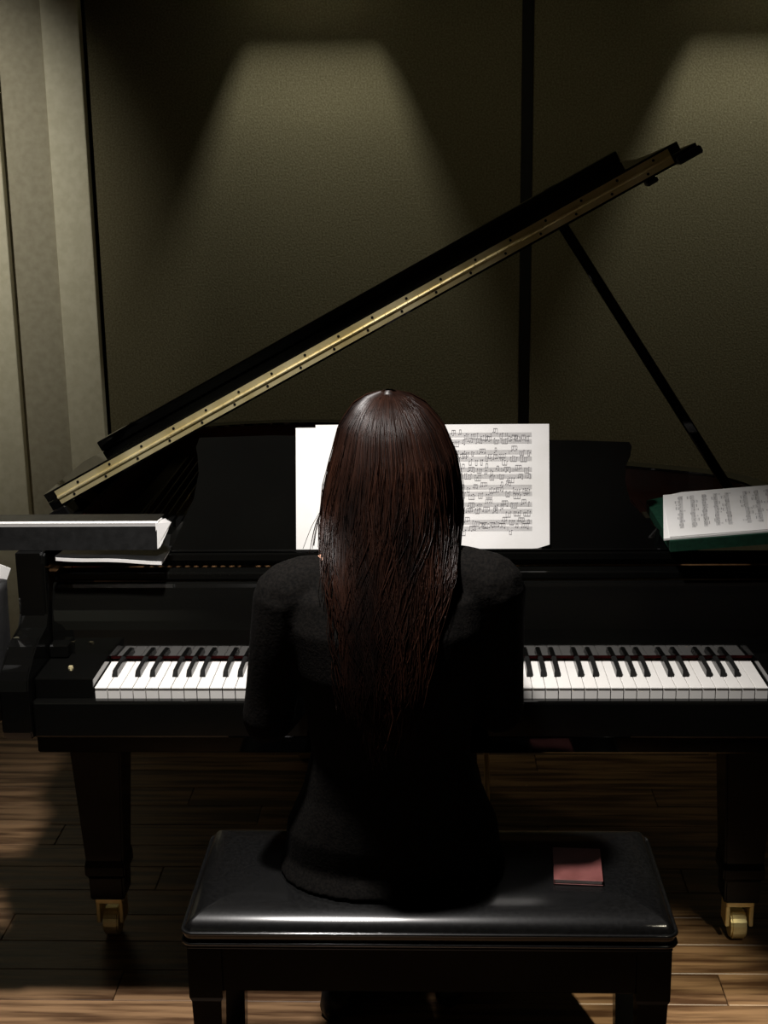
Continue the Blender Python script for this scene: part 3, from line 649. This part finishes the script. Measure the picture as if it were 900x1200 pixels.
# head: cranium, jaw, nose, lips, brow, ears
ball(bm, hp(0, -0.008, 0.018), 0.1, (0.74, 0.90, 0.82), 4, NOD); ball(bm, hp(0, 0.018, -0.035), 0.1, (0.60, 0.66, 0.76), 4, NOD)
ball(bm, hp(0, 0.060, -0.088), 0.024, (1, 0.8, 0.8), 3, NOD); chain(bm, [hp(0, 0.078, 0.012), hp(0, 0.090, -0.012), hp(0, 0.100, -0.030)], [0.009, 0.010, 0.012], 10)
ball(bm, hp(0, 0.084, -0.060), 0.02, (1.1, 0.5, 0.42), 3, NOD); chain(bm, [hp(-0.035, 0.068, 0.026), hp(0, 0.078, 0.024), hp(0.035, 0.068, 0.026)], [0.011, 0.012, 0.011], 10)
for s in (-1, 1): ball(bm, hp(s*0.074, -0.004, -0.010), 0.03, (0.22, 0.6, 1.0), 3, NOD); ball(bm, hp(s*0.052, 0.055, -0.025), 0.022, (1, 0.8, 0.9), 3, NOD)
for s in (-1, 1): chain(bm, [hp(s*0.019, 0.066, 0.010), hp(s*0.030, 0.0705, 0.0155), hp(s*0.042, 0.062, 0.010)], [0.005, 0.0065, 0.005], 8)
# hands: palm plus five separate curved fingers each
def hand(bm, wr, mirror, yaw_):
    """fingers reach forward (+y) and down to the keys; mirror=+1 right hand (thumb to the left)"""
    ca, sa = math.cos(yaw_), math.sin(yaw_)
    def T(x, y, z): x *= mirror; return wr + V3(x*ca-y*sa, x*sa+y*ca, z)
    chain(bm, [T(0, 0.0, 0), T(0.0, 0.03, 0.006), T(0.0, 0.066, 0.008)], [0.022, 0.023, 0.018], 12)
    chain(bm, [T(-0.020, 0.030, 0.003), T(-0.025, 0.066, 0.006)], [0.013, 0.0115], 10); chain(bm, [T(0.020, 0.030, 0.003), T(0.026, 0.062, 0.004)], [0.013, 0.0105], 10)
    for (x, y0, L, fan) in ((-0.026, 0.070, 0.066, -0.10), (-0.009, 0.074, 0.074, -0.03), (0.009, 0.072, 0.069, 0.05), (0.026, 0.066, 0.054, 0.14)):
        tip = -0.0465
        chain(bm, [T(x, y0-0.012, 0.006), T(x+fan*L*0.35, y0+L*0.36, 0.008), T(x+fan*L*0.7, y0+L*0.68, -0.014), T(x+fan*L, y0+L*0.84, tip+0.0005)], [0.0098, 0.0088, 0.0080, 0.0068], 10, 4)
    chain(bm, [T(-0.020, 0.018, -0.002), T(-0.040, 0.045, -0.010), T(-0.050, 0.070, -0.026), T(-0.052, 0.088, tip+0.002)], [0.0135, 0.0110, 0.0095, 0.0078], 10, 4)
hand(bm, wrL, -1, R(-3)); hand(bm, wrR, 1, R(4))
body = obj('body', bm, SKIN, person, smooth=True); remesh(body, 0.0042, 2)
# eyes, lips
for s in (-1, 1):
    bm = NB(); ball(bm, hp(s*0.030, 0.0655, 0.006), 0.0115, sub=3); ey = obj('eye', bm, EYEW, person, smooth=True)
    bm = NB(); ball(bm, hp(s*0.030, 0.0735, 0.003), 0.0048, sub=2); obj('iris', bm, KEYB, ey, smooth=True)
bm = NB(); ball(bm, hp(0, 0.092, -0.061), 0.02, (1.05, 0.35, 0.36), 3, NOD); obj('lips', bm, LIP, person, smooth=True)
# clothes
bm = NB(); g = 0.005
rings = torso_rings(g)[0:10]; loft(bm, [ell((CX, -0.222, 0.503), 0.192, 0.140, 28, 2.4)] + rings[1:])
chain(bm, [(CX-0.070, -0.275, 0.995), (CX-0.12, -0.272, 1.003), shL], [0.050, 0.053, 0.056])
chain(bm, [(CX+0.06, -0.268, 1.026), (CX+0.11, -0.270, 1.020), shR], [0.046, 0.051, 0.056])
add_arm(bm, shL, elL, wrL, g+0.002); add_arm(bm, shR, elR, wrR, g+0.002)
swt = obj('black_sweater', bm, KNIT, person, smooth=True); remesh(swt, 0.0050, 3)
bm = NB()
chain(bm, [hipL+V3(0, -0.03, -0.005), hipL.lerp(knL, 0.45), hipL.lerp(knL, 0.8), knL], [0.070, 0.069, 0.060, 0.056]); chain(bm, [knL, knL.lerp(anL, 0.4)+V3(0, -0.01, 0), anL+V3(0, 0, 0.03)], [0.056, 0.052, 0.046])
chain(bm, [hipR+V3(0, -0.03, -0.005), hipR.lerp(knR, 0.45), hipR.lerp(knR, 0.8), knR], [0.070, 0.069, 0.060, 0.056]); chain(bm, [knR, knR.lerp(anR, 0.4)+V3(0, -0.01, 0), anR+V3(0, 0, 0.03)], [0.056, 0.052, 0.046])
loft(bm, [ell((CX, -0.20, z), rx, ry, 24, 2.4) for z, rx, ry in ((0.5035, 0.15, 0.115), (0.52, 0.168, 0.130), (0.60, 0.165, 0.125), (0.66, 0.14, 0.10))])
tr = obj('black_trousers', bm, TROUS, person, smooth=True); remesh(tr, 0.006, 3)
def shoe(an, yw, toe_up=0.0):
    bm = NB(); ca, sa = math.cos(yw), math.sin(yw)
    def T(x, y, z): return V3(an.x + x*ca-y*sa, an.y + x*sa+y*ca, z+toe_up*max(0, y)/0.15)
    rings = []
    for y_, hw, h in ((-0.055, 0.012, 0.030), (-0.045, 0.027, 0.055), (-0.015, 0.032, 0.075), (0.02, 0.033, 0.078), (0.06, 0.036, 0.062), (0.10, 0.041, 0.048), (0.135, 0.038, 0.040), (0.160, 0.026, 0.030), (0.172, 0.010, 0.020)):
        rings.append([T(hw*math.cos(t)*(1 if math.sin(t) > 0 else 1.0), y_, 0.003+max(0.0, h*0.45+h*0.55*math.sin(t))) for t in [2*PI*k/16 for k in range(16)]])
    loft(bm, rings); return bm
obj('shoe', shoe(V3(anL.x, anL.y, 0), R(-12)), SHOE, person, smooth=True)
obj('shoe', shoe(V3(anR.x, anR.y, 0), R(3), 0.02), SHOE, person, smooth=True)
# ---- hair
HW = [(0.74, 0.045), (0.80, 0.062), (0.90, 0.078), (0.98, 0.092), (1.04, 0.108), (1.10, 0.112), (1.15, 0.108), (1.20, 0.098), (1.25, 0.081), (1.28, 0.058), (1.295, 0.036), (1.304, 0.008)]
HY = [(0.74, -0.405), (0.80, -0.408), (0.88, -0.412), (0.96, -0.400), (1.03, -0.378), (1.10, -0.350), (1.15, -0.330), (1.20, -0.312), (1.25, -0.285), (1.28, -0.255), (1.295, -0.230), (1.304, -0.205)]
HXC = [(0.74, -0.075), (0.90, -0.070), (1.0, -0.062), (1.10, -0.056), (1.20, -0.052), (1.31, -0.060)]
YC = -0.195
def hair_pt(z, phi, s=1.0):
    xc = lerp_tab(HXC, z); hw = lerp_tab(HW, z); yb = lerp_tab(HY, z)
    x = xc + hw*math.sin(phi)*s
    dep = (YC-yb)*s
    y_round = YC - dep*math.cos(phi)
    if z > 1.13: y = y_round
    else:
        k = min(1.0, (1.13-z)/0.10); k = k*k*(3-2*k)
        flat = yb + (x-xc)**2*2.6 + 0.004 + (1-s)*0.05
        if math.cos(phi) < 0.0: flat = y_round
        else:
            kk = min(1, math.cos(phi)/0.35); flat = y_round*(1-kk)+flat*kk
        y = y_round*(1-k)+flat*k
    return Vector((x, y, z))
bm = NB()
zs = [1.3055, 1.300, 1.29, 1.275, 1.25, 1.22, 1.18, 1.14, 1.10, 1.075]
NS = 40
rings = []
for z in zs:
    rings.append([hair_pt(z, -PI*0.72 + 1.44*PI*k/NS, 0.94) for k in range(NS+1)] + [Vector((lerp_tab(HXC, z)+0.045*math.cos(t)*min(1, lerp_tab(HW, z)/0.09), YC-0.02+0.0*t, z)) for t in (0.6, 2.5)])
loft(bm, rings)
loft(bm, [[Vector((lerp_tab(HXC, z)+rx_*math.sin(2*PI*k/32), YC+yo+ry_*math.cos(2*PI*k/32), z)) for k in range(32)] for z, rx_, ry_, yo in ((1.246, 0.070, 0.060, 0.040), (1.262, 0.060, 0.055, 0.034), (1.278, 0.042, 0.042, 0.022), (1.289, 0.020, 0.024, 0.010))])
# back fall: a soft tapering slab down the back
rings = []
for z in [1.10, 1.06, 1.02, 0.98, 0.94, 0.90, 0.87]:
    a = [hair_pt(z, -R(46)+R(92)*k/20, 0.90) for k in range(21)]
    th = 0.018 if z > 0.88 else 0.004
    rings.append(a + [p+Vector((0, th, 0)) for p in a[::-1]])
loft(bm, rings)
hb = obj('hair', bm, HAIR, person, smooth=True)
bm = NB(); rng = random.Random(11)
def strand(phi, z_end, s, wave, rad, crown_z=1.3035, drift=0.0):
    pts = []; zr = crown_z-rng.uniform(0, 0.006); n_ = 20
    ph0 = phi
    w1 = rng.uniform(0, 6.28); w2 = rng.uniform(0, 6.28)
    for i in range(n_+1):
        t = i/n_; z = zr-(zr-z_end)*(t**1.35)
        amp = wave*min(1, max(0, (1.22-z)/0.25))
        ph = ph0 + drift*t + amp*1.3*math.sin(z*24+w1)
        q = hair_pt(z, ph, s + amp*0.22*math.sin(z*31+w2))
        q.x += amp*0.01*math.sin(z*40+w2)
        pts.append(q)
    m = len(pts); tube(bm, pts, [rad*(0.5+0.5*min(1, 4*i/m))*(1-0.75*max(0, (i-m*0.75)/(m*0.25))) for i in range(m)], 3, cap=False)
for c in range(270):      # clumps of strands
    phi = rng.uniform(-PI*0.70, PI*0.70)
    a = abs(phi)
    if a < R(58): ze = rng.triangular(0.745, 0.99, 0.81) + 0.10*(a/R(58))**2
    elif a < R(80): ze = rng.uniform(0.985, 1.05)
    else: ze = rng.uniform(1.035, 1.065)
    if phi < -R(50): ze = max(ze, 1.076)
    wv = rng.uniform(0.03, 0.14) if rng.random() < 0.8 else rng.uniform(0.14, 0.22); s0 = rng.uniform(0.95, 1.005); dr = rng.gauss(0, 0.13)
    for k in range(14): strand(phi+rng.gauss(0, 0.035), ze+rng.uniform(-0.02, 0.03), s0+rng.uniform(-0.012, 0.016), wv, rng.uniform(0.0006, 0.0014), drift=dr+rng.gauss(0, 0.03))
for c in range(90):      # hair swept over the top towards the forehead
    ph_ = rng.choice((-1, 1))*rng.uniform(PI*0.68, PI)
    for k in range(6): strand(ph_+rng.gauss(0, 0.03), rng.uniform(1.235, 1.25), 1.16+rng.uniform(-0.01, 0.02), 0.02, rng.uniform(0.0008, 0.0015))
for c in range(46):      # loose single hairs
    strand(rng.uniform(-PI*0.62, PI*0.62), rng.uniform(1.0, 1.1) if rng.random() < 0.5 else rng.uniform(0.8, 1.0), rng.uniform(1.0, 1.05), rng.uniform(0.1, 0.25), 0.0006)
for k in range(9):       # wisps swinging out on the left over the white page
    x1 = -0.172-rng.uniform(0, 0.034); P = cr([(-0.140, -0.215, 1.19), (-0.165, -0.215, 1.125), (x1*0.5-0.085, -0.22, 1.09), (x1, -0.225, 1.05+rng.uniform(-0.005, 0.012))], 5)
    tube(bm, P, 0.0006, 3, cap=False)
ss = obj('hair_strands', bm, HAIR, person, smooth=True, recalc=False); ss['kind'] = 'stuff'
